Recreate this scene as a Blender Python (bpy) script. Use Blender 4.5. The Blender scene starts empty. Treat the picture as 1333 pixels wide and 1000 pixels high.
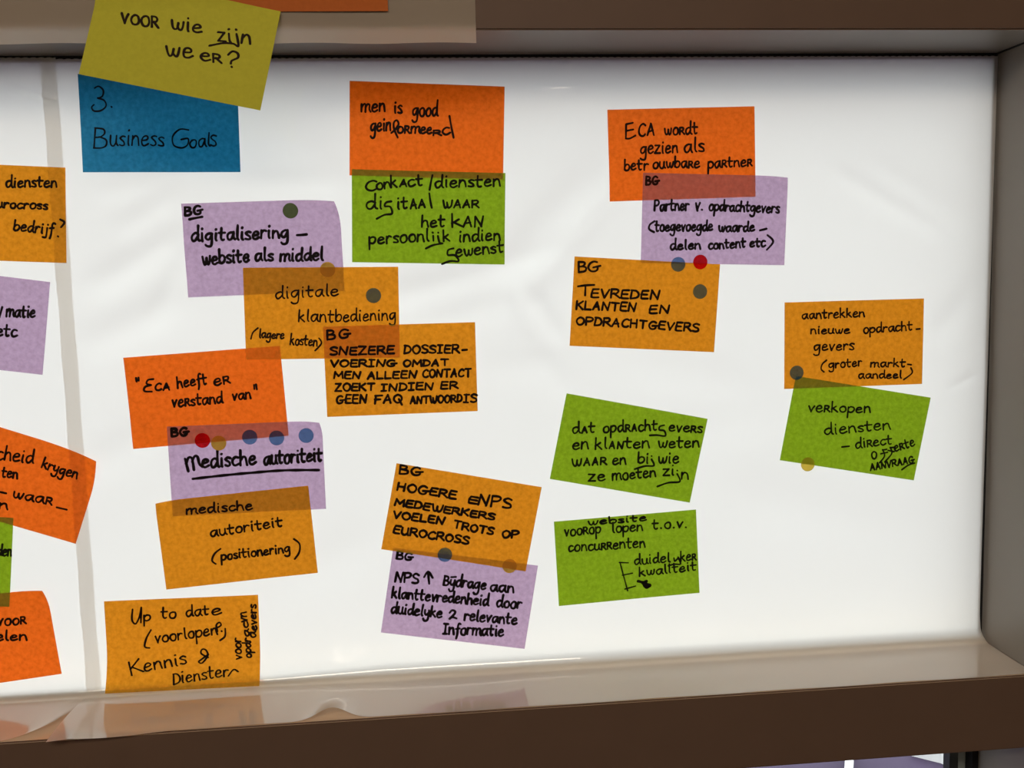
import bpy, bmesh, math, random
from mathutils import Vector

# ------------------------------------------------------------------ camera, sky, lights, exposure
Z0 = 1.5                                   # height of the lens above the floor
FPX, DCAM = 1272.283, 0.83088              # focal length in pixels of a 1333 px wide frame, distance to the window film
YAW, PITCH, ROLL = 0.0943888, -0.1071173, -0.0246738
DEPTH, ZTOP, XJ, ZS = 0.079433, 0.185202 + Z0, 0.510394, -0.344270 + Z0   # recess depth, top of glass, jamb, sill
FRONT = -DEPTH
OUT = 0.042                                # how far the frame stands out beyond the film plane
BEAM = 0.065                               # height of a transom

sc = bpy.context.scene
C = sc.collection
cyw, syw, cp, sp, cr, sr = math.cos(YAW), math.sin(YAW), math.cos(PITCH), math.sin(PITCH), math.cos(ROLL), math.sin(ROLL)
FWD = Vector((syw * cp, cyw * cp, sp))
R0 = Vector((cyw, -syw, 0)); U0 = R0.cross(FWD)
RIGHT = R0 * cr + U0 * sr
UP = U0 * cr - R0 * sr
EYE = Vector((0, -DCAM, Z0))
cam_d = bpy.data.cameras.new('camera'); cam = bpy.data.objects.new('camera', cam_d); C.objects.link(cam)
cam_d.sensor_fit = 'HORIZONTAL'; cam_d.sensor_width = 36; cam_d.lens = 36 * FPX / 1333
cam_d.clip_start = 0.02
from mathutils import Matrix
M3 = Matrix((RIGHT, UP, -FWD)).transposed()
cam.matrix_world = Matrix.Translation(EYE) @ M3.to_4x4()
sc.camera = cam

w = bpy.data.worlds.new('overcast_sky'); sc.world = w; w.use_nodes = True
nt = w.node_tree; nt.nodes.clear()
o_ = nt.nodes.new('ShaderNodeOutputWorld'); bg = nt.nodes.new('ShaderNodeBackground')
tc = nt.nodes.new('ShaderNodeTexCoord'); sx = nt.nodes.new('ShaderNodeSeparateXYZ'); rp = nt.nodes.new('ShaderNodeValToRGB')
mr = nt.nodes.new('ShaderNodeMapRange'); mr.inputs[1].default_value = -1; mr.inputs[2].default_value = 1
nt.links.new(tc.outputs['Generated'], sx.inputs[0]); nt.links.new(sx.outputs['Z'], mr.inputs[0]); nt.links.new(mr.outputs[0], rp.inputs[0])
nt.links.new(rp.outputs[0], bg.inputs[0]); nt.links.new(bg.outputs[0], o_.inputs[0])
e = rp.color_ramp.elements
e[0].position = 0.0; e[0].color = (.30, .29, .28, 1)
e[1].position = 1.0; e[1].color = (1, 1, 1, 1)
for p_, c_ in ((.47, (.36, .35, .34, 1)), (.52, (.72, .73, .75, 1)), (.75, (.93, .95, .97, 1))):
    q = e.new(p_); q.color = c_
bg.inputs[1].default_value = 3.45

la = bpy.data.lights.new('added_room_light', 'AREA'); la.shape = 'RECTANGLE'; la.size = 1.6; la.size_y = .8
la.energy = 37; la.color = (1, .84, .68)  # unseen lamp, added to light the room side of beams and notes
lo = bpy.data.objects.new('added_room_light', la); C.objects.link(lo); lo.location = (-.3, -1.95, 2.66)
lo.rotation_euler = (math.radians(28), 0, 0)

vs = sc.view_settings
vs.view_transform = 'Standard'; vs.look = 'None'; vs.gamma = 1; vs.use_curve_mapping = False; vs.exposure = 0.0

# ------------------------------------------------------------------ helpers
def unproject(px, py, y=0.0):
    d = FWD + RIGHT * ((px - 666.5) / FPX) + UP * ((500 - py) / FPX)
    t = (y - EYE.y) / d.y
    return EYE + d * t

def lin(r, g, b):
    f = lambda c: (c / 255 / 12.92) if c <= 10 else ((c / 255 + .055) / 1.055) ** 2.4
    return (f(r), f(g), f(b))

def mat(name):
    m = bpy.data.materials.new(name); m.use_nodes = True
    t = m.node_tree; t.nodes.clear()
    out = t.nodes.new('ShaderNodeOutputMaterial')
    return m, t, out

def N(t, typ, **kw):
    n = t.nodes.new(typ)
    for k, v in kw.items():
        if isinstance(k, str) and k.startswith('i_'):
            n.inputs[int(k[2:])].default_value = v
        else:
            setattr(n, k, v)
    return n

def rgba(c): return (c[0], c[1], c[2], 1)

def paint(name, col, rough=.5, spec=.5, var=.06, scale=30, coat=0):
    m, t, out = mat(name)
    b = N(t, 'ShaderNodeBsdfPrincipled'); b.inputs['Roughness'].default_value = rough
    b.inputs['Specular IOR Level'].default_value = spec
    b.inputs['Coat Weight'].default_value = coat; b.inputs['Coat Roughness'].default_value = .12
    tx = N(t, 'ShaderNodeTexCoord'); ns = N(t, 'ShaderNodeTexNoise'); ns.inputs['Scale'].default_value = scale; ns.inputs['Detail'].default_value = 4
    t.links.new(tx.outputs['Object'], ns.inputs['Vector'])
    mx = N(t, 'ShaderNodeMix', data_type='RGBA')
    mx.inputs['A'].default_value = rgba([c * (1 - var) for c in col]); mx.inputs['B'].default_value = rgba([c * (1 + var) for c in col])
    t.links.new(ns.outputs[0], mx.inputs['Factor']); t.links.new(mx.outputs['Result'], b.inputs['Base Color'])
    t.links.new(b.outputs[0], out.inputs[0])
    return m

def link(name, me, m=None, parent=None):
    o = bpy.data.objects.new(name, me); C.objects.link(o)
    if m is not None:
        for k in (m if isinstance(m, (list, tuple)) else [m]): me.materials.append(k)
    if parent: o.parent = parent
    return o

def tag(o, label=None, cat=None, group=None, kind=None):
    for k, v in (('label', label), ('category', cat), ('group', group), ('kind', kind)):
        if v: o[k] = v
    return o

def bm_box(bm, x0, x1, y0, y1, z0, z1, bevel=0.0):
    r = bmesh.ops.create_cube(bm, size=1)
    for v in r['verts']:
        v.co = Vector(((x0 + x1) / 2 + v.co.x * (x1 - x0), (y0 + y1) / 2 + v.co.y * (y1 - y0), (z0 + z1) / 2 + v.co.z * (z1 - z0)))
    if bevel:
        ed = list({e for v in r['verts'] for e in v.link_edges})
        bmesh.ops.bevel(bm, geom=ed, offset=bevel, segments=3, affect='EDGES')

def box_obj(name, b, m, parent=None, bevel=0.0, kind=None, facemat=None, origin=None):
    """one or more boxes as one mesh; facemat picks a slot from the face normal"""
    bm = bmesh.new()
    for q in (b if isinstance(b[0], (tuple, list)) else [b]): bm_box(bm, *q, bevel=bevel)
    bm.normal_update()
    if facemat:
        for f in bm.faces: f.material_index = facemat(f.normal)
    me = bpy.data.meshes.new(name); bm.to_mesh(me); bm.free()
    o = link(name, me, m, parent)
    if kind: o['kind'] = kind
    return o

# ------------------------------------------------------------------ materials
BROWN = paint('brown_frame_lacquer', lin(106, 84, 70), .55, .35)
SILLM = paint('lightened_sill_lacquer', lin(212, 186, 156), .25, .5)  # brown lacquer made paler, putting window light into the colour of the top
GREY = paint('grey_reveal_aluminium', lin(140, 133, 125), .38, .5, .04)
BLACK = paint('black_rubber', (.012, .012, .014), .5, .3)
WALLM = paint('white_wall_plaster', lin(205, 196, 184), .8, .2, .03, 8)
FLOORM = paint('grey_carpet', lin(110, 100, 92), .95, .1, .15, 60)
GROUNDM = paint('purple_grey_paving', lin(62, 50, 74), .8, .3, .5, 2.5)
OUTSILL = paint('white_outer_ledge', lin(225, 225, 225), .5, .4, .1, 20)

def thin_fresnel(t, ior):
    """the same reflectance from either side of a thin sheet"""
    g = N(t, 'ShaderNodeNewGeometry'); mr = N(t, 'ShaderNodeMapRange')
    mr.inputs[3].default_value = ior; mr.inputs[4].default_value = 1 / ior
    t.links.new(g.outputs['Backfacing'], mr.inputs[0])
    fr = N(t, 'ShaderNodeFresnel'); t.links.new(mr.outputs[0], fr.inputs[0])
    return fr

def glass_mat():
    m, t, out = mat('window_glass')
    tr = N(t, 'ShaderNodeBsdfTransparent'); tr.inputs[0].default_value = (.93, .96, .95, 1)
    gl = N(t, 'ShaderNodeBsdfGlossy'); gl.inputs['Roughness'].default_value = .01
    fr = thin_fresnel(t, 1.45)
    mx = N(t, 'ShaderNodeMixShader')
    t.links.new(fr.outputs[0], mx.inputs[0]); t.links.new(tr.outputs[0], mx.inputs[1]); t.links.new(gl.outputs[0], mx.inputs[2]); t.links.new(mx.outputs[0], out.inputs[0])
    return m
GLASS = glass_mat()

def film_mat(name, trans, tcol, dcol, ior=1.75, see=0.0, rough=.06):
    """milky plastic sheet: scatters light through and back, glossy skin"""
    m, t, out = mat(name)
    tl = N(t, 'ShaderNodeBsdfTranslucent'); tl.inputs[0].default_value = rgba(tcol)
    df = N(t, 'ShaderNodeBsdfDiffuse'); df.inputs[0].default_value = rgba(dcol)
    mx = N(t, 'ShaderNodeMixShader'); mx.inputs[0].default_value = trans
    t.links.new(df.outputs[0], mx.inputs[1]); t.links.new(tl.outputs[0], mx.inputs[2])
    last = mx
    if see:
        tr = N(t, 'ShaderNodeBsdfTransparent')
        m2 = N(t, 'ShaderNodeMixShader'); m2.inputs[0].default_value = see
        t.links.new(last.outputs[0], m2.inputs[1]); t.links.new(tr.outputs[0], m2.inputs[2]); last = m2
    gl = N(t, 'ShaderNodeBsdfGlossy'); gl.inputs['Roughness'].default_value = rough
    fr = thin_fresnel(t, ior)
    m3 = N(t, 'ShaderNodeMixShader')
    t.links.new(fr.outputs[0], m3.inputs[0]); t.links.new(last.outputs[0], m3.inputs[1]); t.links.new(gl.outputs[0], m3.inputs[2])
    t.links.new(m3.outputs[0], out.inputs[0])
    return m
FILM = film_mat('milky_window_film', .62, (.985, .965, .935), (.96, .92, .85), ior=1.85, rough=.07)
FILM2 = film_mat('thin_milky_film', .55, (.95, .92, .85), (.90, .80, .66), see=.22)

def paper(name, T, D, fd, scale=260, amp=.17):
    """thin coloured paper or sticker: filters what shines through it and scatters a little room light"""
    m, t, out = mat(name)
    tx = N(t, 'ShaderNodeTexCoord')
    n1 = N(t, 'ShaderNodeTexNoise'); n1.inputs['Scale'].default_value = scale; n1.inputs['Detail'].default_value = 5; n1.inputs['Roughness'].default_value = .62
    t.links.new(tx.outputs['Object'], n1.inputs['Vector'])
    mr = N(t, 'ShaderNodeMapRange'); mr.inputs[1].default_value = .3; mr.inputs[2].default_value = .7
    mr.inputs[3].default_value = 1 - amp; mr.inputs[4].default_value = 1 + amp
    t.links.new(n1.outputs[0], mr.inputs[0])
    def scaled(c):
        v = N(t, 'ShaderNodeVectorMath', operation='SCALE'); v.inputs[0].default_value = c
        t.links.new(mr.outputs[0], v.inputs['Scale']); return v
    tr = N(t, 'ShaderNodeBsdfTransparent'); df = N(t, 'ShaderNodeBsdfDiffuse'); t.links.new(scaled(D).outputs[0], df.inputs[0])
    t.links.new(scaled(T).outputs[0], tr.inputs[0])
    mx = N(t, 'ShaderNodeMixShader'); mx.inputs[0].default_value = fd
    t.links.new(tr.outputs[0], mx.inputs[1]); t.links.new(df.outputs[0], mx.inputs[2]); t.links.new(mx.outputs[0], out.inputs[0])
    return m
PAPER = {
    'amber': paper('amber_paper', (.80, .240, .006), (.92, .72, .09), .35),
    'orange': paper('orange_paper', (.95, .146, .004), (.95, .38, .09), .35),
    'purple': paper('purple_paper', (.705, .463, .707), (.40, .44, .50), .35, amp=.14),
    'green': paper('green_paper', (.255, .444, .004), (.48, .60, .10), .35),
    'blue': paper('blue_paper', (.010, .187, .38), (.09, .40, .60), .35),
    'yellow': paper('opaque_yellow_paper', (.02, .02, .001), (.64, .62, .065), .97, amp=.05),
    'front_orange': paper('opaque_orange_paper', (.02, .01, .001), (.60, .165, .045), .97, amp=.05),
}
DOTM = {
    'blue': paper('blue_sticker', (.20, .42, .55), (.05, .15, .6), .2, amp=.04),
    'red': paper('red_sticker', (.78, .02, .025), (.6, .03, .04), .15, amp=.04),
    'yellow': paper('yellow_sticker', (.68, .52, .07), (.9, .6, .12), .25, amp=.04),
    'olive': paper('olive_sticker', (.17, .28, .08), (.12, .12, .08), .15, amp=.04),
}
INK = paint('black_marker_ink', (.007, .005, .005), .6, .12)
INKB = paint('brown_black_marker_ink', (.020, .010, .005), .6, .12)

# ------------------------------------------------------------------ room shell
RX0, RX1, RY0 = -2.6, 1.9, -3.6
TH = .12
def st(o): o['kind'] = 'structure'; return o
st(box_obj('floor', (RX0 - TH, RX1 + TH, RY0 - TH, OUT, -TH, 0), FLOORM))
st(box_obj('ceiling', (RX0 - TH, RX1 + TH, RY0 - TH, OUT, 2.7, 2.7 + TH), WALLM))
st(box_obj('wall_back', (RX0 - TH, RX1 + TH, RY0 - TH, RY0, 0, 2.7), WALLM))
st(box_obj('wall_left', (RX0 - TH, RX0, RY0, OUT, 0, 2.7), WALLM))
st(box_obj('wall_right', (RX1, RX1 + TH, RY0, OUT, 0, 2.7), WALLM))
XL = -.78                                   # left edge of the glass bay
MUL = .06
LOWT = ZS - BEAM; LOWB = LOWT - .62
st(box_obj('wall_front', [(RX0, RX1, FRONT + .002, OUT, ZTOP + BEAM, 2.7), (RX0, RX1, FRONT + .002, OUT, 0, LOWB),
                          (RX0, XL - MUL, FRONT + .002, OUT, LOWB, ZTOP + BEAM), (XJ + MUL, RX1, FRONT + .002, OUT, LOWB, ZTOP + BEAM)], WALLM))
st(box_obj('ground', (-30, 30, OUT, 60, -.4, -.3), GROUNDM))
# grey outside and in the reveals, brown toward the room
fm = lambda n: 0 if n.y < -.7 else 1
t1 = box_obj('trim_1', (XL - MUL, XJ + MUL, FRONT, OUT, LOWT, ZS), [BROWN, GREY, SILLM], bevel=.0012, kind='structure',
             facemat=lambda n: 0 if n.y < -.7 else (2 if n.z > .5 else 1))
t2 = box_obj('trim_2', (XL - MUL, XJ + MUL, FRONT, OUT, ZTOP, ZTOP + BEAM), [BROWN, GREY], bevel=.0012, kind='structure', facemat=fm)
t3 = box_obj('trim_3', (XJ, XJ + MUL, FRONT, OUT, ZS, ZTOP), [BROWN, GREY], bevel=.0012, kind='structure', facemat=fm)
t4 = box_obj('trim_4', (XL - MUL, XL, FRONT, OUT, ZS, ZTOP), [BROWN, GREY], bevel=.0012, kind='structure', facemat=fm)
t5 = box_obj('trim_5', (XJ, XJ + MUL, FRONT, OUT, LOWB, LOWT), [BROWN, GREY], bevel=.0012, kind='structure', facemat=fm)
t6 = box_obj('trim_6', (XL - MUL, XL, FRONT, OUT, LOWB, LOWT), [BROWN, GREY], bevel=.0012, kind='structure', facemat=fm)
st(box_obj('added_shade_lip', (XL, XJ, OUT - .010, OUT, ZTOP - .005, ZTOP - .0003), GREY))  # unseen outer lip, added to shade the top of the film
# black strip painting the shadow in the gap between head and jamb
st(box_obj('gap_shadow_strip', (XJ - .0012, XJ + .0005, FRONT + .002, .004, ZTOP - .0012, ZTOP + .0004), BLACK))

def window(name, x0, x1, z0, z1, gk=.006, spacer=False):
    root = bpy.data.objects.new(name, None); C.objects.link(root); root['kind'] = 'structure'
    box_obj('gasket', [(x0, x1, .0002, .013, z1 - gk, z1), (x0, x1, .0002, .013, z0, z0 + gk),
                       (x0, x0 + gk, .0002, .013, z0 + gk, z1 - gk), (x1 - gk, x1, .0002, .013, z0 + gk, z1 - gk)], BLACK, root)
    box_obj('pane', (x0 + gk * .5, x1 - gk * .5, .0065, .0105, z0 + gk * .5, z1 - gk * .5), GLASS, root)
    if spacer:
        box_obj('spacer_bar', [(x1 - gk - .0075, x1 - gk, .0115, .022, z0, z1)], OUTSILL, root)
        box_obj('inner_gasket', [(x1 - gk - .016, x1 - gk - .0075, .011, .022, z0, z1)], BLACK, root)
    return root
window('window_1', XL, XJ, ZS, ZTOP)
window('window_2', XL, XJ, LOWB, LOWT, spacer=True)
def on_ground(px, py, z=-.3):
    d = FWD + RIGHT * ((px - 666.5) / FPX) + UP * ((500 - py) / FPX)
    return EYE + d * ((z - EYE.z) / d.z)
def kerb(name, pts):
    """pale stone strip lying on the paving outside"""
    bm = bmesh.new(); lo_ = [bm.verts.new(p) for p in pts]; f = bm.faces.new(lo_)
    ex = bmesh.ops.extrude_face_region(bm, geom=[f])
    bmesh.ops.translate(bm, verts=[v for v in ex['geom'] if isinstance(v, bmesh.types.BMVert)], vec=(0, 0, .05))
    bmesh.ops.recalc_face_normals(bm, faces=bm.faces)
    me = bpy.data.meshes.new(name); bm.to_mesh(me); bm.free()
    return st(link(name, me, OUTSILL))
kerb('path', [on_ground(*p) for p in ((1185, 984), (1262, 980), (1262, 1012), (1225, 994))])
kerb('path', [on_ground(*p) for p in ((1101, 985), (1112, 985), (1108, 1040), (1098, 1040))])

# ------------------------------------------------------------------ film on the glass
def interp(tab, v):
    if v <= tab[0][0]: return tab[0][1]
    for (a, b), (c, d) in zip(tab, tab[1:]):
        if v <= c: return b + (d - b) * (v - a) / (c - a)
    return tab[-1][1]

FR0 = .013                                  # radius with which the film turns from the glass onto the sill
def fr_at(x): return FR0 - .005 * min(1, max(0, (-.04 - x) / .10))
RIDGES = []                                 # (x0,z0,x1,z1,width,height)
for px0, py0, px1, py1, wd, am in (
        (655, 350, 770, 225, .012, 1.6), (690, 372, 800, 250, .008, -.9), (470, 398, 640, 352, .010, 1.2), (640, 352, 735, 318, .009, 1.0),
        (560, 420, 680, 385, .012, .9), (695, 385, 725, 440, .007, .9), (668, 375, 690, 430, .006, -.7),
        (125, 375, 235, 305, .010, 1.5), (118, 450, 235, 390, .012, 1.3), (160, 300, 235, 250, .009, 1.2), (200, 425, 245, 325, .007, .8),
        (130, 250, 215, 235, .008, .8), (1090, 225, 1215, 300, .007, .8), (1130, 210, 1260, 290, .010, .7),
        (370, 165, 450, 245, .012, .8), (690, 150, 780, 110, .014, .9), (700, 460, 735, 510, .01, .6), (640, 480, 720, 470, .012, .5),
        (330, 240, 440, 235, .008, .7), (820, 470, 980, 505, .014, .6), (950, 640, 1180, 690, .02, .7), (380, 760, 480, 700, .016, .8),
        (120, 610, 200, 560, .012, .8), (18, 115, 72, 133, .0028, 1.0), (14, 118, 70, 136, .003, -.5), (1215, 440, 1260, 380, .009, .7), (1235, 505, 1275, 485, .004, .5), (880, 560, 1000, 540, .016, .5)):
    a, b = unproject(px0, py0), unproject(px1, py1)
    RIDGES.append((a.x, a.z, b.x, b.z, wd * (1.25 if wd > .005 else 1), am * .0017))
def wrinkle(x, z):
    h = .0
    for x0, z0, x1, z1, wd, am in RIDGES:
        dx, dz = x1 - x0, z1 - z0; L2 = dx * dx + dz * dz
        t = ((x - x0) * dx + (z - z0) * dz) / L2
        if t < -.6 or t > 1.6: continue
        s = ((x - x0) * dz - (z - z0) * dx) / math.sqrt(L2)
        if abs(s) > 3 * wd: continue
        h += am * math.exp(-(s / wd) ** 2) * math.exp(-((t - .5) / .55) ** 4)
    h += .0004 * math.sin(x * 31 + 1.3 * math.sin(z * 17)) * math.sin(z * 23 + 1.7 * math.sin(x * 13))
    k = min(1, max(0, (ZTOP - z) / .03)) * min(1, max(0, (XJ - x) / .02))
    return max(h * k, -.0008)
BASE = -.0014
SOFF = .0012                                # film lies this far above the sill
def film_y(x, z):
    FR = fr_at(x)
    y = BASE - wrinkle(x, z) * min(1, max(0, (z - ZS - FR) / .03))
    if z < ZS + FR + SOFF:
        q = min(FR, ZS + FR + SOFF - z)
        y -= FR - math.sqrt(max(0, FR * FR - q * q))
    return y

def build_film(name, xl, xr, lift, endf, zt, nx, off):
    """xl/xr: x of the side edges as functions of the arc position; endf: how far the sheet reaches along the sill"""
    rows = []
    nz = 230
    for i in range(nz + 1): rows.append(('v', i / nz))
    for i in range(1, 15): rows.append(('a', i / 14))
    for i in range(1, 23): rows.append(('s', i / 22))
    verts, faces = [], []
    for kind, u in rows:
        for j in range(nx + 1):
            q = j / nx
            if kind == 'v':
                z = ZTOP - zt - (ZTOP - zt - ZS - FR0 - SOFF) * u
                x = xl(z, 0) + (xr(z, 0) - xl(z, 0)) * q; FR = fr_at(x)
                z = ZTOP - zt - (ZTOP - zt - ZS - FR - SOFF) * u
                if u == 0: z -= .0004 * (j % 3 == 0)
                y = BASE - wrinkle(x, z) * min(1, max(0, (z - ZS - FR) / .03)); n = (0, -1, 0)
                n = (-1, 0)
            elif kind == 'a':
                th = u * math.pi / 2
                x = xl(ZS, 0) + (xr(ZS + SOFF + FR0 * (1 - math.sin(th)), 0) - xl(ZS, 0)) * q; FR = fr_at(x)
                y = BASE - FR * (1 - math.cos(th)); z = ZS + SOFF + FR * (1 - math.sin(th)); n = (-math.cos(th), math.sin(th))
            else:
                x0_ = xl(ZS, u); x1_ = xr(ZS, u)
                x = x0_ + (x1_ - x0_) * q
                y0 = BASE - fr_at(x)
                ye, zl = endf(x)
                y = y0 + (ye - y0) * u; z = ZS + SOFF + zl * u * u; n = (0, 1)
                z += lift(x, u)
            verts.append((x, y + n[0] * off, z + n[1] * off))
    for r in range(len(rows) - 1):
        for j in range(nx):
            a = r * (nx + 1) + j
            faces.append((a, a + nx + 1, a + nx + 2, a + 1))
    me = bpy.data.meshes.new(name); me.from_pydata(verts, [], faces); me.update()
    for p in me.polygons: p.use_smooth = True
    return link(name, me, FILM)

SE_R = FRONT                                 # y of the sill's front edge
def sill_x(px, py):                          # point on the sill plane seen at a pixel
    d = FWD + RIGHT * ((px - 666.5) / FPX) + UP * ((500 - py) / FPX)
    t = (ZS + SOFF - EYE.z) / d.z
    return EYE + d * t
bump0 = unproject(432, 927, FRONT).x
def end_right(x):
    ye = SE_R - .0012 - .0006 * math.sin(x * 60) ; zl = 0
    k = math.exp(-((x - bump0) / .016) ** 2)
    zl += .0085 * k; ye += .004 * k
    m = max(0, (-.20 - x) / .10)
    ye -= .012 * min(1, m) ; zl -= .0022 * min(1, m)
    return ye, zl
def end_left(x):
    m = max(0, min(1, (x + .338) / .05))
    return SE_R - .0005 + .036 * m * m, .0055 * m * m
edge_r = lambda z, u: XJ - .0010 - .0026 * min(1, max(0, (ZTOP - z) / .45)) * min(1, max(0, (z - ZS - .004) / .022)) ** .6
right_film = build_film('window_film', lambda z, u: -.2905 + .0003 * math.sin(z * 90) + .0003 * math.sin(z * 610) - .001 * u * u,
                        edge_r, lambda x, u: .0007 * math.sin(x * 34 + 1) * math.sin(u * 3.1) ** 2 + .013 * u * (1 - .66 * u) * min(1, max(0, (-.225 - x) / .05)) ** 2, end_right, .0028, 400, .0005)
tag(right_film, 'wide milky white film sheet covering the window glass, behind most of the sticky notes', 'window film', 'milky film sheets on the window')
left_film = build_film('window_film', lambda z, u: XL + .004, lambda z, u: -.2785 + .0003 * math.sin(z * 70 + 1) + .0003 * math.sin(z * 730) - .020 * u * u,
                       lambda x, u: .0005 * math.sin(x * 40) * math.sin(u * 3.1) ** 2, end_left, .0016, 250, 0)
tag(left_film, 'milky white film sheet at the left edge of the photo, tucked under the wider sheet', 'window film', 'milky film sheets on the window')

# thin film over the face of the upper transom, hanging a little below it
fb = unproject(620, 56, FRONT - .0012)
def build_strip():
    nx, nz = 90, 24
    verts, faces = [], []
    for i in range(nz + 1):
        for j in range(nx + 1):
            x = -.62 + (fb.x + .62) * j / nx; z = fb.z + (.085) * i / nz
            y = FRONT - .0010 - .0004 * math.sin(x * 45) * (1 - i / nz) - .0003
            verts.append((x, y, z + .0004 * math.sin(x * 70) * (1 - i / nz)))
    for i in range(nz):
        for j in range(nx):
            a = i * (nx + 1) + j; faces.append((a, a + 1, a + nx + 2, a + nx + 1))
    me = bpy.data.meshes.new('film_strip'); me.from_pydata(verts, [], faces)
    for p in me.polygons: p.use_smooth = True
    return link('film_strip', me, FILM2)
strip = build_strip()
tag(strip, 'thin beige-looking film strip stuck over the brown beam above the window', 'film strip')

# ------------------------------------------------------------------ handwriting
GL = {}
def G(ch, wd, s):
    GL[ch] = (wd / 10, [[tuple(float(v) / 10 for v in p.split(',')) for p in st_.split()] for st_ in s.split('|')])
G('a', 9, "8,9 5,10 1,8 0,4 2,0 5,1 8,8|8,10 8,3 10,0")
G('b', 8, "0,18 0,1|0,6 3,10 7,9 8,5 6,1 2,0 0,3")
G('c', 7, "7,9 4,10 1,8 0,4 2,0 5,0 8,2")
G('d', 9, "8,8 5,10 1,8 0,4 2,0 5,1 8,6|8,19 8,3 10,0")
G('e', 8, "1,5 6,6 7,8 5,10 2,9 0,5 1,1 4,0 8,2")
G('f', 6, "7,17 5,18 3,15 3,0 2,-7|0,9 6,10")
G('g', 9, "8,9 5,10 1,8 0,4 2,1 5,2 8,8|8,10 8,-4 6,-8 2,-8 0,-6")
G('h', 8, "0,18 0,0|0,6 3,10 6,9 7,5 8,0")
G('i', 3, "1,10 1,2 2,0|1,15 1.3,15.5")
G('j', 4, "3,10 3,-5 1,-8 -2,-7|3,15 3.3,15.5")
G('k', 8, "0,18 0,0|6,10 0,5|2,6 8,0")
G('l', 3, "1,18 1,3 3,0")
G('m', 13, "0,10 0,0|0,6 3,10 6,9 6,0|6,6 9,10 12,9 12,3 14,0")
G('n', 8, "0,10 0,0|0,6 3,10 6,9 7,5 8,0")
G('o', 8, "4,10 1,8 0,4 2,0 6,0 8,4 7,9 4,10 2,9")
G('p', 8, "0,10 0,-9|0,7 3,10 7,9 8,5 6,1 3,0 0,2")
G('r', 6, "0,10 0,0|0,6 3,10 6,9")
G('s', 6, "6,9 3,10 0,8 2,6 5,4 6,1 3,0 0,1")
G('t', 7, "2,16 2,3 4,0 6,1|-1,10 7,10")
G('u', 8, "0,10 0,3 2,0 5,0 7,4|7,10 7,3 9,0")
G('v', 7, "0,10 3,0|3,0 5,6 7,10")
G('w', 11, "0,10 1,3 3,0 5,2 6,8|6,8 6,3 8,0 10,3 11,10")
G('y', 8, "0,10 0,5 2,2 5,3 7,6|7,10 7,-4 5,-8 1,-8 -1,-5")
G('z', 8, "0,10 7,10|7,10 0,0|0,0 8,0")
G('A', 10, "0,0 5,15|5,15 9,0|2,5 8,6")
G('B', 9, "0,15 0,0|0,15 6,14 7,11 4,8 1,8|3,8 8,6 8,2 5,0 0,0")
G('C', 9, "9,13 6,15 2,12 0,6 2,1 6,0 9,2")
G('D', 9, "1,15 0,0|0,15 6,14 9,8 7,2 0,0")
G('E', 8, "8,15 1,15|1,15 0,8 0,1|0,8 7,8|0,1 2,0 8,0")
G('F', 8, "9,15 0,15|1,15 0,0|0,8 7,8")
G('G', 11, "9,13 6,15 2,13 0,7 2,1 6,0 9,2 9,6|5,6 12,7")
G('H', 9, "0,15 0,0|8,15 8,0|0,8 8,8")
G('I', 7, "0,15 7,15|3,15 3,0|0,0 6,0")
G('K', 9, "0,15 0,0|8,15 0,7|2,8 9,0")
G('L', 8, "0,15 0,0|0,0 8,0")
G('M', 12, "0,0 1,15|1,15 6,5|6,5 11,15|11,15 12,0")
G('N', 10, "0,0 1,15|1,15 8,0|8,0 10,15")
G('O', 10, "5,15 1,12 0,6 3,0 7,0 10,6 9,12 5,15 3,14")
G('P', 9, "0,15 0,0|0,15 6,15 9,12 6,8 0,7")
G('Q', 10, "5,15 1,12 0,6 3,0 7,0 10,6 9,12 5,15 3,14|6,6 10,-5")
G('R', 9, "0,15 0,0|0,15 6,15 8,12 6,8 1,7|3,8 10,0")
G('S', 8, "8,13 4,15 0,12 3,8 7,6 8,2 4,0 0,1")
G('T', 10, "0,15 10,15|5,15 5,0")
G('U', 9, "0,15 0,4 3,0 6,1 8,5|8,15 8,4 9,0")
G('V', 9, "0,15 4,0|4,0 9,15")
G('W', 13, "0,15 2,3 4,0 6,3 6,11|6,8 7,2 9,0 12,4 13,15")
G('Z', 9, "0,15 8,15|8,15 0,0|0,0 9,0")
G('&', 9, "0,11 3,15 7,13 6,8 0,0|0,0 3,3 9,0")
G('.', 3, "1,0.6 1.4,0.4")
G(' ', 5, "0,-99 0,-99")

rng = random.Random(7)
def catmull(pts, step):
    if len(pts) < 3:
        P = pts
        out = []
        for (a, b) in zip(P, P[1:]):
            n = max(1, int(math.hypot(b[0] - a[0], b[1] - a[1]) / step))
            out += [(a[0] + (b[0] - a[0]) * i / n, a[1] + (b[1] - a[1]) * i / n) for i in range(n)]
        return out + [P[-1]]
    out = []
    P = [pts[0]] + list(pts) + [pts[-1]]
    for i in range(1, len(P) - 2):
        p0, p1, p2, p3 = P[i - 1:i + 3]
        n = max(2, int(math.hypot(p2[0] - p1[0], p2[1] - p1[1]) / step))
        for k in range(n):
            t = k / n
            f = lambda a, b, c, d: .5 * (2 * b + (c - a) * t + (2 * a - 5 * b + 4 * c - d) * t * t + (3 * b - a - 3 * c + d) * t ** 3)
            out.append((f(p0[0], p1[0], p2[0], p3[0]), f(p0[1], p1[1], p2[1], p3[1])))
    return out + [P[-2]]

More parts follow.
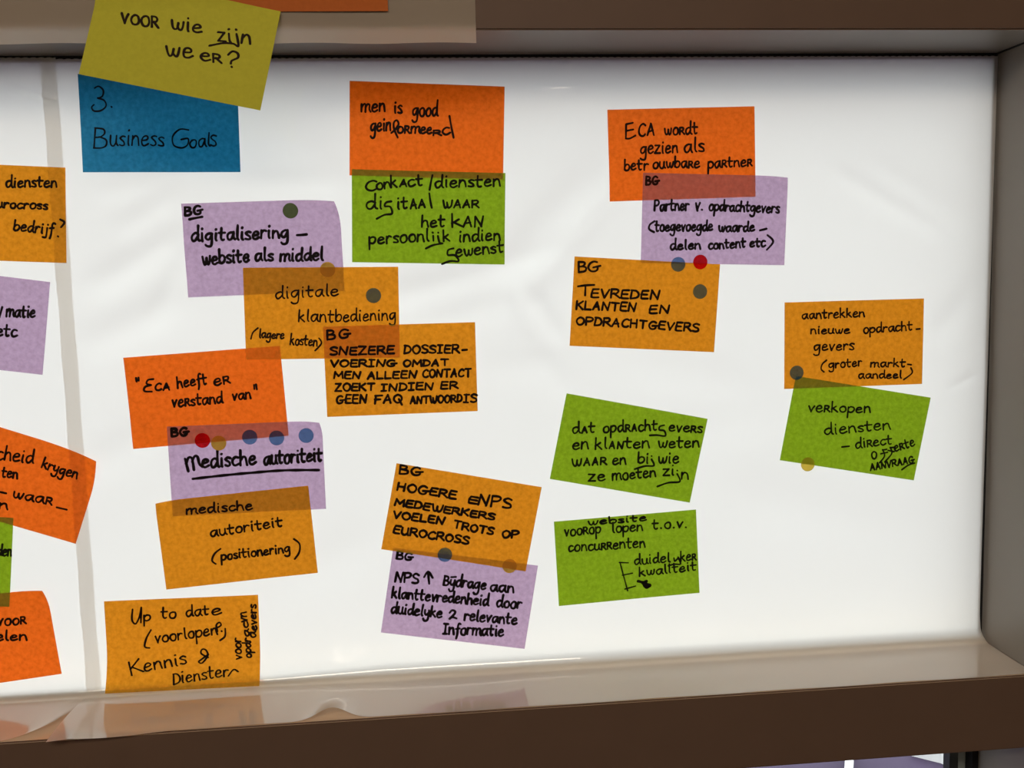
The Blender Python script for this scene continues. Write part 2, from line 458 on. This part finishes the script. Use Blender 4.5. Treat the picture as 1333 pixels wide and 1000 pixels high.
class Ink:
    """collects pen strokes, given in the pixels of one enlarged crop of the photo"""
    def __init__(self, region, outw=1333):
        self.ox, self.oy = region[0], region[1]; self.s = outw / region[2]; self.st = []
    def pt(self, x, y): return (self.ox + x / self.s, self.oy + y / self.s)
    def stroke(self, txt, wd=1.0):
        for part in txt.split('|'):
            P = [tuple(float(v) for v in q.split(',')) for q in part.split()]
            self.st.append(([self.pt(*p) for p in P], wd))
        return self
    def word(self, txt, x0, y0, x1, y1, h, slant=.06, gap=.30):
        caps = all((not c.isalpha()) or c.isupper() for c in txt)
        toks = []; small = False
        for c in txt:
            if c == '~': small = True; continue
            toks.append((c, small)); small = False
        tot = 0; lay = []
        for c, sm in toks:
            wd, ss = GL[c]
            k = (1 / 1.5 * 1.08) if sm else 1
            if c.isupper() and not sm and not caps: k = 1
            lay.append((tot, wd * k, ss, k)); tot += wd * k + gap
        tot -= gap
        hx = h / 1.5 if caps else h
        ang = math.atan2(y1 - y0, x1 - x0); ln = math.hypot(x1 - x0, y1 - y0)
        ux, uy = math.cos(ang), math.sin(ang); sxx = ln / tot
        for off, wd, ss, k in lay:
            jy = rng.uniform(-.05, .05) * hx; js = rng.uniform(.94, 1.06)
            for s_ in ss:
                if s_[0][1] < -5: continue
                P = []
                for (gx, gy) in s_:
                    gx += rng.uniform(-.03, .03); gy += rng.uniform(-.03, .03)
                    a = (off + gx * k) * sxx + slant * gy * k * hx
                    b = gy * k * hx * js + jy
                    P.append(self.pt(x0 + ux * a + uy * b, y0 + uy * a - ux * b))
                self.st.append((P, 1.0))
        return self

def ink_mesh(name, strokes, width_px, surf, inkm, parent, yplane=0.0):
    """flat marker lines laid on the paper surface surf(x, z) -> y"""
    verts, faces = [], []
    for pts, k in strokes:
        line = catmull(pts, 1.3)
        wob = rng.uniform(0, 6)
        W = []
        for i, (px, py) in enumerate(line):
            q = unproject(px, py, yplane)
            for _ in range(2): q = unproject(px, py, surf(q.x, q.z) - .00012)
            W.append((q.x, q.z))
        prev = None
        for i, (x, z) in enumerate(W):
            r = width_px * k * .5 / 1530 * (1 + .13 * math.sin(i * .35 + wob))
            y = surf(x, z) - .00012
            b = len(verts)
            for a in range(8):
                verts.append((x + r * math.cos(a * math.pi / 4), y, z + r * math.sin(a * math.pi / 4)))
            faces.append(tuple(range(b, b + 8)))
            if prev is not None:
                px_, pz_, pr, py_ = prev
                dx, dz = x - px_, z - pz_; L = math.hypot(dx, dz)
                if L > 1e-7:
                    nx, nz = -dz / L, dx / L
                    c = len(verts)
                    verts += [(px_ + nx * pr, py_, pz_ + nz * pr), (px_ - nx * pr, py_, pz_ - nz * pr), (x - nx * r, y, z - nz * r), (x + nx * r, y, z + nz * r)]
                    faces.append((c, c + 1, c + 2, c + 3))
            prev = (x, z, r, y)
    # children keep world coordinates relative to the note's own origin
    o = parent.location
    me = bpy.data.meshes.new(name); me.from_pydata([(v[0] - o.x, v[1] - o.y, v[2] - o.z) for v in verts], [], faces)
    return link(name, me, inkm, parent)

# ------------------------------------------------------------------ sticky notes
NW, NH = .127, .076
GROUP = 'sticky notes on the window film'
def note(colour, label, cx, cz, ang, layer, ink=None, width=2.6, curl=None, bow=0.0, base=film_y, yplane=0.0, inkm=INK, group=GROUP, w_=NW, h_=NH):
    """curl = (corner u, corner v, start, height): the corner bends away from the film"""
    ca, sa = math.cos(ang), math.sin(ang)
    def depth(u, v):
        d = 0
        if curl:
            for cu, cv, start, hgt in curl:
                q = (u * cu + v * cv) / 2
                if q > start: d += hgt * ((q - start) / (1 - start)) ** 2
        if bow and v < 0: d += bow * v * v
        return d
    def surf(x, z):
        dx, dz = x - cx, z - cz
        u = (dx * ca + dz * sa) / (w_ / 2); v = (-dx * sa + dz * ca) / (h_ / 2)
        return base(x, z) - .0011 - .00035 * layer - depth(u, v)
    nx, nz = 36, 22
    y0 = base(cx, cz) - .0011 - .00035 * layer
    verts, faces = [], []
    for i in range(nz + 1):
        for j in range(nx + 1):
            u = -1 + 2 * j / nx; v = -1 + 2 * i / nz
            a, b = u * w_ / 2, v * h_ / 2
            d = depth(u, v)
            x = cx + ca * a - sa * b; z = cz + sa * a + ca * b
            yy = surf(x, z)
            # a bent corner also draws back toward the middle
            d -= bow * v * v if v < 0 else 0
            x -= ca * u * d * .45; z -= sa * u * d * .45
            z -= ca * max(0, v) * d * .35
            verts.append((x - cx, yy - y0, z - cz))
    for i in range(nz):
        for j in range(nx):
            q = i * (nx + 1) + j; faces.append((q, q + 1, q + nx + 2, q + nx + 1))
    me = bpy.data.meshes.new('sticky_note'); me.from_pydata(verts, [], faces)
    for p in me.polygons: p.use_smooth = True
    o = link('sticky_note', me, PAPER[colour]); o.location = (cx, y0, cz)
    tag(o, label, 'sticky note', group)
    if ink: ink_mesh('lettering', ink.st, width, surf, inkm, o, yplane)
    return o

def from_right_edge(tr, br):
    a, b = unproject(*tr), unproject(*br)
    ang = math.atan2(-(a.x - b.x), a.z - b.z)
    # centre of a note whose right edge runs through these two points
    mx, mz = (a.x + b.x) / 2, (a.z + b.z) / 2
    return mx - math.cos(ang) * NW / 2, mz - math.sin(ang) * NW / 2, ang

Zo = 1.5
# 3. Business Goals
k = Ink((90, 0, 300), 1250)
k.stroke("138,478 160,468 185,490 180,522 155,532|155,532 190,545 200,575 172,600 135,602 122,582 135,568|229,579 231,581")
k.word("B", 135, 800, 205, 800, 112).word("usine~ss".replace('~', ''), 222, 788, 512, 792, 52)
k.stroke("648,705 600,702 562,740 568,788 612,802 642,785 645,752 608,757").word("oal", 655, 797, 765, 795, 42).word("s", 768, 795, 798, 793, 58)
note('blue', 'blue sticky note reading 3. Business Goals, tucked under the yellow note', -.2008, .1312 + Zo, -.0128, 1, k, 2.1, bow=.0008, w_=.1238, h_=.0770)
# digitalisering
k = Ink((220, 240, 240))
k.word("BG", 118, 225, 238, 212, 60).stroke("148,253 195,243 240,235").word("digitalisering", 165, 412, 862, 385, 55).stroke("925,368 960,366 995,362")
k.word("website", 245, 585, 578, 558, 56).word("als", 625, 555, 750, 548, 50).word("middel", 805, 553, 1112, 550, 52)
note('purple', 'purple sticky note reading digitalisering, with an olive dot and a curled top corner', -.1239, .0304 + Zo, .0154, 1, k, 3.4, curl=[(1, 1, .66, .008)])
# men is good
k = Ink((440, 90, 240))
k.word("men", 168, 305, 338, 305, 56).word("is", 407, 318, 460, 318, 52).word("good", 540, 338, 718, 340, 58).word("gein", 237, 448, 380, 446, 55)
k.stroke("385,462 420,430 438,395 425,370 405,385 405,430 432,495").word("o~Rm", 430, 460, 590, 462, 45).word("ee", 600, 465, 675, 466, 45).word("~R", 690, 478, 742, 478, 52)
k.word("c", 758, 474, 805, 470, 50).stroke("806,340 820,420 836,496")
note('orange', 'orange sticky note reading men is good geinformeerd, upper middle of the window', .0133, .1233 + Zo, -.0425, 1, k, 2.7)
# contact / diensten
k = Ink((440, 210, 240))
k.word("C", 200, 212, 275, 210, 75).word("on", 282, 207, 380, 192, 46).word("k", 385, 190, 425, 186, 48).word("A", 448, 184, 500, 182, 50).word("ct", 508, 182, 612, 174, 46)
k.stroke("683,100 672,150 662,206").word("diensten", 702, 190, 1172, 180, 50).word("di", 204, 348, 322, 345, 55)
k.stroke("385,290 348,298 338,325 378,330 390,378 335,388 280,416").word("it", 430, 345, 502, 340, 50).word("AA", 525, 345, 632, 335, 62).stroke("660,232 668,290 678,336")
k.word("WAAR", 757, 338, 1015, 335, 55).word("het", 607, 477, 770, 472, 48).word("k", 824, 475, 895, 470, 50).word("AN", 908, 476, 1048, 470, 70)
k.word("persoonl", 227, 598, 655, 576, 50).stroke("688,540 690,575|684,515 686,517|722,540 735,590 756,594 690,606 635,631|724,515 726,517").word("k", 763, 580, 808, 576, 46)
k.word("indien", 877, 580, 1172, 570, 48).stroke("835,630 797,642 795,678 845,680 872,722 812,722 752,743").word("ewenst", 855, 690, 1195, 657, 48)
note('green', 'green sticky note reading contact/diensten digitaal waar het kan, below the men is good note', .0123, .0526 + Zo, -.0385, 2, k, 2.7)
# digitale klantbediening
k = Ink((300, 335, 240))
k.word("digitale", 328, 298, 778, 276, 50).word("klant", 492, 465, 745, 466, 50).word("bediening", 762, 466, 1195, 452, 48)
k.stroke("198,512 162,545 148,590").word("lagere", 208, 580, 385, 590, 34).word("kosten", 432, 630, 625, 642, 42).stroke("640,585 658,622 612,675")
note('amber', 'amber sticky note reading digitale klantbediening, with one grey dot in its upper corner', -.0789, -.0245 + Zo, -.0174, 2, k, 2.2)
# snellere dossiervoering
k = Ink((410, 410, 230))
k.word("B", 94, 187, 155, 180, 68).word("G", 182, 175, 262, 170, 62).word("SNEZERE", 117, 302, 595, 292, 56).word("DOSSIER", 674, 290, 1085, 286, 58).stroke("1112,266 1147,263")
k.word("VOERING", 120, 392, 610, 386, 48).word("OMDAT", 668, 388, 1005, 382, 46).word("MEN", 144, 480, 340, 478, 48).word("ALLEEN", 397, 482, 765, 475, 50)
k.word("CONTACT", 814, 472, 1175, 466, 56).word("ZOEKT", 152, 575, 448, 570, 54).word("INDIEN", 502, 575, 890, 562, 50).word("ER", 952, 560, 1075, 556, 52)
k.word("GEEN", 164, 670, 388, 662, 60).word("FAQ", 452, 668, 655, 660, 58).word("ANTWOORD", 720, 668, 1108, 656, 52).word("IS", 1124, 658, 1218, 658, 58)
note('amber', 'amber sticky note in capitals reading snezere dossiervoering omdat men alleen contact', -.0153, -.0737 + Zo, .0019, 3, k, 2.9)
# ECA heeft er verstand van
k = Ink((150, 440, 240))
k.stroke("150,290 155,315|168,287 170,310|275,298 238,304 226,330 258,341|258,341 215,355 212,385 265,388").word("CA", 290, 382, 395, 374, 50)
k.word("heeft", 452, 362, 662, 332, 44).word("e~R", 718, 345, 828, 325, 46).word("ve~Rstand", 414, 500, 775, 470, 46).word("van", 850, 448, 980, 438, 42)
k.stroke("1003,340 1006,370|1018,337 1024,372")
note('orange', 'orange sticky note reading "ECA heeft er verstand van" in quotation marks', -.1767, -.0916 + Zo, .0463, 1, k, 2.7)
# medische autoriteit, purple
k = Ink((200, 535, 240))
k.word("BG", 132, 186, 248, 176, 55).word("m", 250, 440, 345, 412, 92).word("edische", 352, 412, 738, 386, 58).word("autoriteit", 800, 386, 1215, 362, 56)
k.stroke("283,492 520,465 750,444 950,430 1195,428")
note('purple', 'purple sticky note reading medische autoriteit underlined, with five round dots along the top', -.1468, -.1528 + Zo, .0023, 2, k, 3.6, curl=[(1, 1, .8, .004)])
# medische autoriteit (positionering), amber
k = Ink((190, 620, 240))
k.word("medische", 294, 274, 768, 240, 38).word("autoriteit", 470, 438, 985, 362, 42).stroke("540,525 497,560 478,610 505,635")
k.word("positionering", 547, 608, 1042, 548, 38).stroke("1070,455 1110,490 1108,550 1075,600")
note('amber', 'amber sticky note reading medische autoriteit (positionering), lower left below the purple note', -.1582, -.2118 + Zo, .0630, 3, k, 2.6, curl=[(-1, 1, .8, .003)])
# up to date
k = Ink((120, 760, 240))
k.stroke("292,185 288,262 315,290 345,230 355,172|355,175 352,282").word("p", 376, 268, 420, 264, 42).word("to", 502, 250, 605, 246, 46).word("dat", 682, 238, 842, 224, 42).word("e", 868, 230, 935, 218, 42)
k.stroke("425,335 392,395 380,455 415,465").word("voorlopen", 460, 428, 905, 366, 45).stroke("905,345 898,300 920,280 932,300 905,318|935,342 937,345|962,325 960,380 925,410")
k.word("K", 288, 667, 372, 640, 95).word("ennis", 380, 638, 682, 580, 54).stroke("840,512 795,545 770,565 795,575 835,520 822,480 795,475 788,505 838,535")
k.word("D", 592, 730, 640, 722, 72).word("ienster", 652, 716, 985, 668, 50).stroke("985,668 1022,622 1055,636")
k.word("voor", 1080, 545, 1072, 395, 36).word("vn", 1118, 275, 1112, 205, 38).word("opdr", 1148, 535, 1143, 395, 32).word("ac", 1136, 378, 1126, 280, 30).word("a", 1183, 388, 1182, 350, 34).word("evers", 1190, 335, 1182, 152, 34)
c10 = unproject((137.5 + 339.3 + 338.8 + 133) / 4, (784.8 + 775.8 + 893.2 + 905.5) / 4)
note('amber', 'amber sticky note reading Up to date kennis, lowest on the window, touching the sill', c10.x + .0022, c10.z + .0042, -.012, 1, k, 2.5, bow=.011)
# hogere eNPS
k = Ink((480, 590, 240))
k.word("BG", 224, 150, 380, 160, 58).word("HOGERE", 207, 268, 628, 330, 54).word("E", 722, 358, 782, 368, 46).word("NPS", 792, 372, 1025, 398, 74)
k.word("MEDEWERKERS", 187, 376, 905, 484, 46).word("VOELEN", 177, 468, 542, 514, 48).word("TROTS", 612, 540, 897, 590, 50).word("OP", 965, 608, 1080, 614, 50)
k.word("EUROCROSS", 180, 578, 718, 658, 52)
note('amber', 'amber sticky note in capitals reading hogere eNPS medewerkers, tilted, bottom middle', .0320, -.2042 + Zo, -.2097, 2, k, 3.2)
# NPS
k = Ink((480, 690, 240))
k.word("BG", 202, 208, 312, 222, 54).word("NPS", 192, 376, 355, 384, 68).stroke("437,390 433,345 430,305|400,342 430,303 462,346")
k.word("Bydrage", 540, 398, 842, 432, 46).stroke("596,342 630,340").word("aan", 880, 442, 1046, 454, 45).word("klanttevredenheid", 168, 490, 862, 547, 44).word("door", 924, 554, 1100, 570, 46)
k.word("duidelyke", 162, 600, 525, 634, 44).word("&", 585, 642, 634, 640, 60).word("relevante", 692, 650, 1068, 684, 44).word("Informatie", 538, 750, 972, 768, 46)
note('purple', 'purple sticky note reading NPS with an upward arrow, tilted, bottom middle', .0280, -.2761 + Zo, -.1783, 1, k, 3.2)
# ECA wordt gezien als
k = Ink((780, 130, 260))
k.stroke("225,153 180,163|180,163 178,258|180,207 228,198|178,258 205,258 242,238").word("CA", 265, 242, 370, 236, 76).word("wo~Rdt", 437, 236, 655, 224, 44)
k.word("gezien", 277, 360, 522, 354, 48).word("als", 568, 350, 698, 346, 52).word("bet", 170, 472, 285, 466, 42).word("r", 302, 468, 328, 466, 42).word("ouwba~Re", 360, 456, 668, 450, 40).word("pa~Rtne~R", 728, 456, 1018, 440, 40)
note('orange', 'orange sticky note reading ECA wordt gezien als betrouwbare partner', .2285, .1021 + Zo, .0145, 1, k, 2.6)
# Partner
k = Ink((820, 220, 220))
k.word("BG", 127, 126, 225, 122, 66).word("Partner", 194, 330, 462, 324, 52).word("v.", 518, 326, 576, 326, 60).word("opdrachtgevers", 625, 326, 1175, 346, 46)
k.stroke("195,412 157,440 152,475 190,498").word("toegevoegde", 200, 490, 650, 485, 46).word("waarde", 702, 494, 980, 490, 42).stroke("1025,485 1077,472")
k.word("delen", 320, 638, 555, 632, 44).word("content", 622, 632, 910, 618, 42).word("etc", 948, 615, 1065, 612, 42).stroke("1085,522 1130,572 1080,638")
note('purple', 'purple sticky note reading Partner v. opdrachtgevers, overlapping the orange note above it', .2564, .0464 + Zo, -.0377, 2, k, 2.9, curl=[(1, 1, .78, .005)])
# tevreden klanten
k = Ink((730, 325, 220))
k.word("B", 142, 177, 205, 172, 80).word("G", 220, 178, 310, 162, 78).stroke("135,290 200,282 265,279|195,285 192,360").word("EVREDEN", 242, 378, 775, 390, 64)
k.word("KLANTEN", 124, 468, 588, 486, 62).word("EN", 702, 502, 856, 498, 60).word("OPDRACHTGEVERS", 122, 590, 1085, 646, 60)
note('amber', 'amber sticky note in capitals reading tevreden klanten en opdrachtgevers', .1948, -.0250 + Zo, -.0745, 3, k, 2.9)
# dat opdrachtgevers en klanten weten
k = Ink((700, 500, 240))
k.word("d~At", 254, 356, 412, 348, 42).word("opd~R~Acht", 476, 352, 862, 332, 44).stroke("915,298 882,308 880,332 914,338 922,375 860,370 810,372").word("eve~Rs", 950, 340, 1185, 352, 42)
k.word("en", 254, 470, 365, 470, 48).word("kl~A~Nten", 417, 470, 805, 460, 46).word("weten", 874, 462, 1165, 456, 46).word("w~A~A~R", 250, 594, 495, 584, 48).word("en", 542, 582, 636, 580, 46)
k.word("bi", 727, 572, 800, 572, 45).stroke("823,545 840,590 775,594 700,616|822,520 824,522").word("wie", 874, 572, 1018, 570, 46).word("ze", 367, 700, 485, 698, 44).word("moeten", 542, 696, 852, 670, 44)
k.word("zi", 907, 662, 985, 660, 45).stroke("1008,650 1027,705 945,714 865,741|1008,625 1010,627").word("n", 1040, 686, 1088, 686, 45)
note('green', 'green tilted sticky note reading dat opdrachtgevers en klanten weten', .1794, -.1497 + Zo, -.2132, 1, k, 2.6)
# website voorop lopen
k = Ink((700, 650, 240))
k.word("website", 367, 188, 785, 153, 27).word("voo~Rop", 197, 268, 455, 240, 42).word("lopen", 540, 242, 758, 228, 42).word("t.o.v.", 832, 215, 1080, 204, 40).word("concu~R~Renten", 224, 378, 775, 346, 42)
k.stroke("590,458 655,460|595,458 618,545 650,662|612,550 685,535|630,650 708,628", .8).word("duidel", 702, 474, 955, 452, 38)
k.stroke("985,425 990,448 1010,432|1015,420 1032,468 985,470 945,482").word("ke~R", 1035, 448, 1143, 440, 40).word("kwaliteit", 737, 556, 1145, 514, 38)
k.stroke("725,593 760,600 788,592 770,612|755,600 775,620 785,612 765,605|765,615 800,628 812,622 775,612|768,625 788,640 812,622", 1.6)
note('green', 'green sticky note reading website voorop lopen t.o.v. concurrenten, beside a hand-drawn bracket', .1770, -.2471 + Zo, .0372, 1, k, 2.5)
# aantrekken nieuwe opdrachtgevers
k = Ink((1000, 380, 220))
k.word("aantrekken", 270, 215, 758, 196, 40).word("nieuwe", 337, 332, 640, 326, 36).word("opdracht", 754, 326, 1135, 302, 40).stroke("1168,295 1196,292").word("gevers", 362, 463, 675, 456, 46)
k.stroke("460,540 427,570 418,610 440,632").word("groter", 480, 602, 738, 584, 38).word("markt", 808, 592, 1078, 592, 36).stroke("1100,572 1128,575").word("aandeel", 714, 682, 1050, 680, 34).stroke("1125,600 1135,640 1070,692")
note('amber', 'amber sticky note reading aantrekken nieuwe opdrachtgevers, furthest along toward the grey jamb', .3824, -.0642 + Zo, .0010, 1, k, 2.4)
# verkopen diensten
k = Ink((1000, 480, 220))
k.word("ve~Rkopen", 320, 338, 805, 348, 46).word("diensten", 447, 522, 962, 476, 48).stroke("582,618 640,612").word("di~Rect", 692, 628, 975, 596, 44)
k.word("O", 817, 712, 856, 708, 55).stroke("903,640 918,688 880,742|888,672 942,660|905,642 935,636|962,622 975,668 920,736|945,645 992,655|962,624 1000,620").word("e~Rte", 1002, 656, 1158, 606, 42)
k.word("AANVRAAG", 808, 804, 1150, 742, 50).stroke("1155,745 1105,762 1055,797")
note('green', 'green tilted sticky note reading verkopen diensten direct offerte aanvraag', .3846, -.1402 + Zo, -.1882, 2, k, 2.4)
# cut off by the left edge of the photo
k = Ink((0, 40, 160), 500)
k.word("diensten", 25, 636, 230, 636, 25).word("urocross", -12, 720, 192, 726, 20).word("bedrijf", 56, 812, 215, 828, 24).stroke("245,768 262,780 248,800|235,836 237,838")
note('amber', 'amber sticky note cut by the photo edge, its last word reading bedrijf', *from_right_edge((87, 218), (88.6, 343.4)), 2, k, 2.6)
k = Ink((0, 340, 160), 667)
k.stroke("12,250 -4,305").word("matie", 35, 302, 188, 305, 38).word("etc", -20, 405, 88, 410, 36)
note('purple', 'purple sticky note cut by the photo edge, reading matie etc', *from_right_edge((67.2, 366), (57.1, 488.8)), 1, k, 2.9)
k = Ink((0, 540, 160), 444)
k.word("cheid", -12, 160, 118, 176, 28).word("krygen", 150, 192, 276, 232, 22).word("ten", 6, 224, 62, 230, 22).stroke("0,279 22,284").word("waa~R", 46, 298, 185, 326, 22).stroke("205,335 241,343").word("n", -2, 340, 26, 343, 20)
cx, cz, an = from_right_edge((135, 595.5), (100.2, 706.9))
note('orange', 'orange tilted sticky note cut by the photo edge, reading krygen waar, corner curled', cx, cz, an, 2, k, 2.6, curl=[(1, 1, .55, .0065)])
k = Ink((0, 540, 160), 444)
k.word("den", -8, 508, 40, 510, 22)
note('green', 'green sticky note mostly cut off, between two orange notes at the photo edge', *from_right_edge((19.8, 673), (14.4, 788.6)), 3, k, 2.6)
k = Ink((0, 540, 160), 444)
k.word("voo~R", -8, 762, 92, 755, 22).word("elen", -14, 816, 96, 814, 20)
cx, cz, an = from_right_edge((62, 762.5), (82.2, 875.9))
note('orange', 'orange sticky note cut by the photo edge, reading voor elen, nearest the sill', cx, cz, an, 2, k, 2.6, curl=[(1, 1, .7, .0042)])

# two notes stuck on the beam above the window
bl, br, tr, tl = (unproject(*p, FRONT - .012) for p in ((102, 94), (338, 140), (370, 18), (133, -32)))
def beam_y(x, z):
    q = max(0, (1.7 + .0 - z)) ; return FRONT - .0022 - min(.03, max(0, (ZTOP + .015 - z)) * .22)
k = Ink((90, 0, 300), 1250)
k.word("voo~R", 287, 125, 482, 150, 50, slant=-.15).word("wie", 556, 155, 718, 182, 45, slant=-.15).word("zi", 810, 222, 880, 228, 48, slant=-.15).stroke("908,185 918,250 890,238 830,236 762,249|905,160 907,163").word("n", 935, 236, 982, 240, 48)
k.word("we", 528, 300, 672, 316, 48, slant=-.15).word("e~R", 716, 328, 822, 342, 42, slant=-.15).stroke("862,298 885,280 914,290 915,314 882,330 877,346|881,362 883,365")
cc = unproject(235.5, 55, FRONT - .01)
note('yellow', 'yellow sticky note reading voor wie zijn we er, hanging over the blue note', cc.x, cc.z, -.213, 2, k, 2.7,
     base=beam_y, yplane=FRONT - .01, inkm=INKB, group='sticky notes on the beam', w_=.1285, h_=.0745)
oc = unproject(505, 15.5, FRONT - .0015)
note('front_orange', 'orange sticky note on the beam, at the top edge, beside the yellow note', oc.x - NW / 2, oc.z + NH / 2, .005, 0, None,
     base=lambda x, z: FRONT - .0016, group='sticky notes on the beam')

# ------------------------------------------------------------------ round dot stickers
def dot(px, py, r, colour, label):
    p = unproject(px, py)
    y = film_y(p.x, p.z) - .0011 - .00035 * 3.7
    bm = bmesh.new()
    bmesh.ops.create_circle(bm, cap_ends=True, segments=40, radius=r)
    for v in bm.verts: v.co = Vector((v.co.x, 0, v.co.y))
    me = bpy.data.meshes.new('dot_sticker'); bm.to_mesh(me); bm.free()
    o = link('dot_sticker', me, DOTM[colour]); o.location = (p.x, y, p.z)
    tag(o, label, 'dot sticker', 'round dot stickers on the notes')
RD = .0063
dot(378.8, 274.8, RD, 'olive', 'olive round dot on the purple digitalisering note')
dot(427, 351, RD, 'yellow', 'yellow round dot where the digitalisering note meets the digitale note')
dot(486.5, 384.7, RD, 'blue', 'dark grey-looking round dot on the amber digitale klantbediening note')
dot(264.8, 572.5, RD, 'red', 'red round dot on the purple medische autoriteit note')
dot(285.9, 576, RD, 'yellow', 'yellow round dot beside the red one on the purple medische autoriteit note')
dot(326, 568.3, RD, 'blue', 'blue round dot next after the yellow one on the medische autoriteit note')
dot(360.8, 569.4, RD, 'blue', 'blue round dot, middle of three on the medische autoriteit note')
dot(399.1, 566.3, RD, 'blue', 'brighter blue round dot near the curled corner of the medische autoriteit note')
dot(579, 720.9, RD, 'blue', 'blue round dot where the hogere eNPS note meets the NPS note')
dot(662.8, 735.5, RD, 'yellow', 'yellow round dot where the hogere eNPS note meets the NPS note')
dot(881.4, 344.3, RD, 'blue', 'blue round dot on the lower edge of the Partner note')
dot(910, 341.3, RD, 'red', 'red round dot on the lower edge of the Partner note')
dot(909.6, 379.6, RD, 'blue', 'grey-blue round dot on the amber tevreden klanten note')
dot(1035, 484.8, RD, 'blue', 'dark blue round dot on the lower corner of the aantrekken note')
dot(1049.3, 603.5, RD, 'yellow', 'yellow round dot on the lower edge of the verkopen diensten note')
